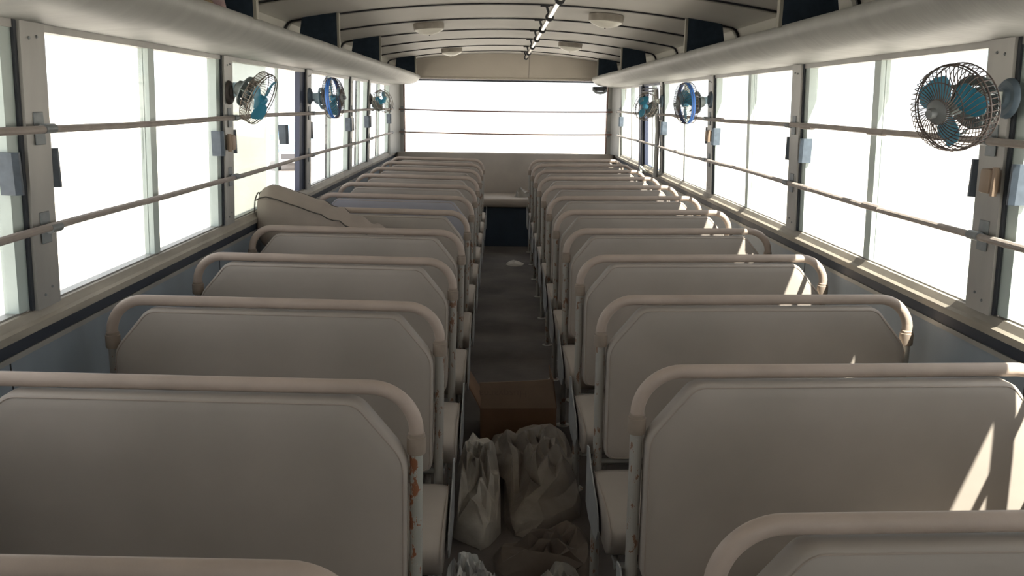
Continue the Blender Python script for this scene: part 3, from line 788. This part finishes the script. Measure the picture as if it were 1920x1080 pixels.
# ------------------------------------------------------------------ things on the aisle floor
bx = empty('cardboard_box', (0.092, 3.62, 0.0), label='open brown cardboard box standing in the aisle', category='box')
bx.rotation_euler = (0, 0, 0.03)
q = MB(); t_ = 0.005; W_, D_, H_ = 0.17, 0.14, 0.17
q.box(-W_, W_, -D_, -D_+t_, 0, H_); q.box(-W_, W_, D_-t_, D_, 0, H_); q.box(-W_, -W_+t_, -D_+t_, D_-t_, 0, H_); q.box(W_-t_, W_, -D_+t_, D_-t_, 0, H_); q.box(-W_, W_, -D_, D_, 0, t_)
q.build('carton', card, bx)
q = MB(); q.prism([(-W_+0.004, H_), (W_-0.002, H_), (W_-0.022, H_+0.137), (W_-0.10, H_+0.130), (0, H_+0.127), (-W_-0.004, H_+0.120), (-W_-0.001, H_+0.06)], 'y', -D_-0.002, -D_+0.003)
fl = q.build('flap', card_pale, bx, label='faded raised front flap')
q = MB(); q.prism([(-D_, H_), (D_, H_), (D_-0.02, H_+0.12), (-D_+0.03, H_+0.13)], 'x', -W_-0.002, -W_+0.002); bmesh.ops.rotate(q.bm, verts=q.bm.verts, cent=(-W_, 0, H_), matrix=Matrix.Rotation(-0.5, 3, 'Y')); q.build('flap', card, bx)
q = MB(); q.prism([(-D_, H_), (D_, H_), (D_-0.02, H_+0.12), (-D_+0.02, H_+0.12)], 'x', W_-0.002, W_+0.002); bmesh.ops.rotate(q.bm, verts=q.bm.verts, cent=(W_, 0, H_), matrix=Matrix.Rotation(-0.12, 3, 'Y')); q.build('flap', card, bx)
# faint upside-down print on the flap
tcv = bpy.data.curves.new('t', 'FONT'); tcv.body = 'Husqvarna'; tcv.size = 0.05; tcv.align_x = 'CENTER'; tcv.extrude = 0.0003
to = bpy.data.objects.new('t', tcv); COL.objects.link(to); bpy.context.view_layer.update()
me = bpy.data.meshes.new_from_object(to); bpy.data.objects.remove(to)
bmt = bmesh.new(); bmt.from_mesh(me); bpy.data.meshes.remove(me)
q = MB(); q.bm = bmt
bmesh.ops.transform(q.bm, matrix=Matrix.Translation((-0.07, -D_-0.0026, H_+0.085)) @ Matrix.Rotation(math.pi, 4, 'Y') @ Matrix.Rotation(math.pi/2, 4, 'X'), verts=q.bm.verts)
q.build('print', ink, fl)

def drape(name, m, label, cat, outline, h, seed, fold=0.03, cells=(14, 5), sub=3, soft=2, group=None, zbase=0.004):
    """crumpled film: coarse jittered facets over an outline, refined and slightly softened, closed on the floor side"""
    xs = [p[0] for p in outline]; ys = [p[1] for p in outline]; cx = sum(xs)/len(xs); cy = sum(ys)/len(ys)
    o = empty(name, (cx, cy, 0), label=label, category=cat)
    if group: o['group'] = group
    rg = random.Random(int(seed*1000)); nA, nR = cells; N = len(outline); q = MB()
    def edge(u):
        u = (u % 1)*N; i = int(u); f = u-i
        return Vector(outline[i % N]).lerp(Vector(outline[(i+1) % N]), f)-Vector((cx, cy))
    rings = []
    for r_ in range(1, nR+1):
        s_ = r_/nR; row = []
        for k in range(nA):
            u = (k + (0.5 if r_ % 2 else 0) + (rg.random()-0.5)*0.55)/nA
            ss = s_ if r_ == nR else min(0.985, s_*(1.12 if r_ == nR-1 else 1.04)) + (rg.random()-0.5)*0.4/nR*(0.3 if r_ == nR-1 else 1)
            p = edge(u)*ss
            env = (1-s_**4) if r_ < nR else 0
            z = zbase + env*((h(p.x+cx, p.y+cy) if callable(h) else h) + fold*(rg.random()*1.5-0.55))
            if r_ == nR: z = zbase
            row.append(q.bm.verts.new((p.x, p.y, max(zbase, z))))
        rings.append(row)
    cv = q.bm.verts.new((0, 0, zbase+(h(cx, cy) if callable(h) else h)+fold*0.4))
    for k in range(nA): q.bm.faces.new((cv, rings[0][k], rings[0][(k+1) % nA]))
    for A_, B_ in zip(rings, rings[1:]):
        for k in range(nA):
            a, b, c, d = A_[k], A_[(k+1) % nA], B_[(k+1) % nA], B_[k]
            if rg.random() < 0.5: q.bm.faces.new((a, d, c)); q.bm.faces.new((a, c, b))
            else: q.bm.faces.new((a, d, b)); q.bm.faces.new((b, d, c))
    for _ in range(sub):
        bmesh.ops.subdivide_edges(q.bm, edges=list(q.bm.edges), cuts=1, use_grid_fill=True)
        if soft > 0: bmesh.ops.smooth_vert(q.bm, verts=[v for v in q.bm.verts if not v.is_boundary], factor=0.22*soft/2, use_axis_x=True, use_axis_y=True, use_axis_z=True)
    for v in q.bm.verts:
        if not v.is_boundary:
            pp = v.co*9+Vector((seed, seed, 0)); v.co.z += fold*0.10*(1-2*abs(noise.noise(pp)))+fold*0.05*noise.noise(pp*3)
            v.co.z = max(v.co.z, zbase)
    be = [e for e in q.bm.edges if e.is_boundary]
    r = bmesh.ops.extrude_edge_only(q.bm, edges=be)
    nv = [g for g in r['geom'] if isinstance(g, bmesh.types.BMVert)]
    for v in nv: v.co.z = 0.0005
    q.build('sheet', m, o, smooth=True, angle=16)
    return o
drape('plastic_sheet', bag_big, 'large brownish bunched plastic sheet filling the aisle before the cardboard box', 'plastic sheet',
      [(0.032, 2.68), (0.032, 3.18), (-0.04, 3.22), (-0.05, 3.36), (0.06, 3.44), (0.26, 3.46), (0.33, 3.35), (0.33, 3.12), (0.30, 3.05), (0.33, 2.96), (0.31, 2.80), (0.13, 2.64)], lambda x, y: 0.07+0.06*max(0, min(1, (y-2.6)/0.5)), 3.9, fold=0.075, cells=(19, 7), soft=2)
drape('plastic_bag', bag_m, 'pale dusty plastic bag at the left side of the aisle', 'plastic bag',
      [(-0.160, 2.66), (-0.04, 2.56), (0.018, 2.68), (0.018, 3.0), (-0.01, 3.15), (-0.11, 3.17), (-0.160, 3.08)], lambda x, y: 0.08+0.14*max(0, min(1, (y-2.6)/0.5)), 5.2, fold=0.075, cells=(17, 6), soft=2)
drape('paper_wrapping', tarp, 'dark brown crumpled paper wrapping flat on the aisle floor', 'wrapping paper',
      [(0.0, 2.40), (-0.01, 2.54), (0.10, 2.62), (0.28, 2.70), (0.33, 2.66), (0.33, 2.48), (0.29, 2.37), (0.15, 2.36)], 0.045, 4.1, fold=0.055, cells=(14, 5))
drape('crinkled_bag', bag_white, 'bright clear crinkled plastic bag, bottom left of the aisle', 'plastic bag',
      [(-0.155, 2.05), (-0.155, 2.42), (-0.09, 2.45), (-0.03, 2.36), (0.03, 2.25), (0.05, 2.1), (-0.05, 2.0)], 0.09, 9.2, fold=0.06, cells=(26, 10), sub=2)
drape('crumpled_bag', bag_grey, 'grey crumpled plastic bag, bottom right of the aisle', 'plastic bag',
      [(0.07, 2.1), (0.10, 2.28), (0.18, 2.34), (0.27, 2.32), (0.29, 2.15), (0.25, 2.0), (0.14, 1.98)], 0.11, 1.4, fold=0.06, cells=(16, 6))
drape('paper_scrap', mat('pale torn paper', (0.45, 0.42, 0.38), 0.9), 'small pale crumpled scrap on the aisle floor near the rear bench', 'scrap',
      [(0.06, 7.7), (0.13, 7.95), (0.20, 7.85), (0.26, 7.7), (0.18, 7.6), (0.10, 7.62)], 0.006, 5.5, fold=0.014, cells=(12, 3), sub=2)
rbg = drape('bench_bag', bag_grey, 'small crumpled plastic bag on the rear bench', 'plastic bag',
      [(0.16, 8.85), (0.20, 8.98), (0.30, 9.01), (0.36, 8.92), (0.30, 8.8), (0.2, 8.79)], 0.05, 6.6, fold=0.05, cells=(12, 4), sub=2)
rbg.location.z = 0.516

# ------------------------------------------------------------------ outside
MB().box(-150, 150, -120, 200, -1.1, -1.0).build('ground', ground_m, kind='structure')
vn = empty('parked_van', (-7.85, 31.9, -1.0), label='blue and white parked van seen through the open left window', category='van')
vn.rotation_euler = (0, 0, 0.235); vn.scale = (0.8, 1, 0.88)
q = MB()
q.prism([(-2.3, 0.35), (-2.3, 1.15), (-2.1, 1.25), (-1.5, 1.95), (-1.2, 2.05), (2.3, 2.05), (2.35, 0.35)], 'x', -0.72, 0.72)
bmesh.ops.bevel(q.bm, geom=list(q.bm.edges), offset=0.06, segments=2, affect='EDGES'); q.build('body', white_paint, vn, smooth=True)
q = MB(); q.box(-0.73, 0.73, -2.32, 1.5, 0.78, 0.90); q.box(-0.735, 0.735, -2.33, 1.5, 1.02, 1.06); q.build('stripe', blue_paint, vn)
q = MB(); q.prism([(-2.12, 1.27), (-2.09, 1.25), (-1.50, 1.93), (-1.53, 1.95)], 'x', -0.62, 0.62); q.build('windscreen', dark_glass, vn)
q = MB(); q.box(-0.5, 0.5, -2.34, -2.28, 0.50, 0.72, 0.02); q.build('grille', tyre, vn)
q = MB()
for sx in (-1, 1): q.box(sx*0.60-0.09, sx*0.60+0.09, -2.35, -2.28, 0.55, 0.72, 0.02)
q.build('headlamps', lens_m, vn)
for sx in (-1, 1):
    for yy in (-1.5, 1.5):
        q = MB().lathe([(0, 0.11), (0.20, 0.11), (0.31, 0.10), (0.33, 0.06), (0.33, -0.06), (0.31, -0.10), (0.2, -0.11), (0, -0.11)], 24, Matrix.Translation((sx*0.64, yy, 0.33)) @ Matrix.Rotation(math.pi/2, 4, 'Y'))
        q.build('wheel', tyre, vn, smooth=True)
    q = MB(); q.box(sx*0.86-0.09, sx*0.86+0.09, -1.75, -1.68, 1.2, 1.45, 0.02); q.build('mirror', dark_glass, vn)
q = MB(); q.tube([(-0.6, -1.9, 1.3), (-0.62, -1.85, 2.6)], 0.012, 6); q.build('antenna', blue_paint, vn)
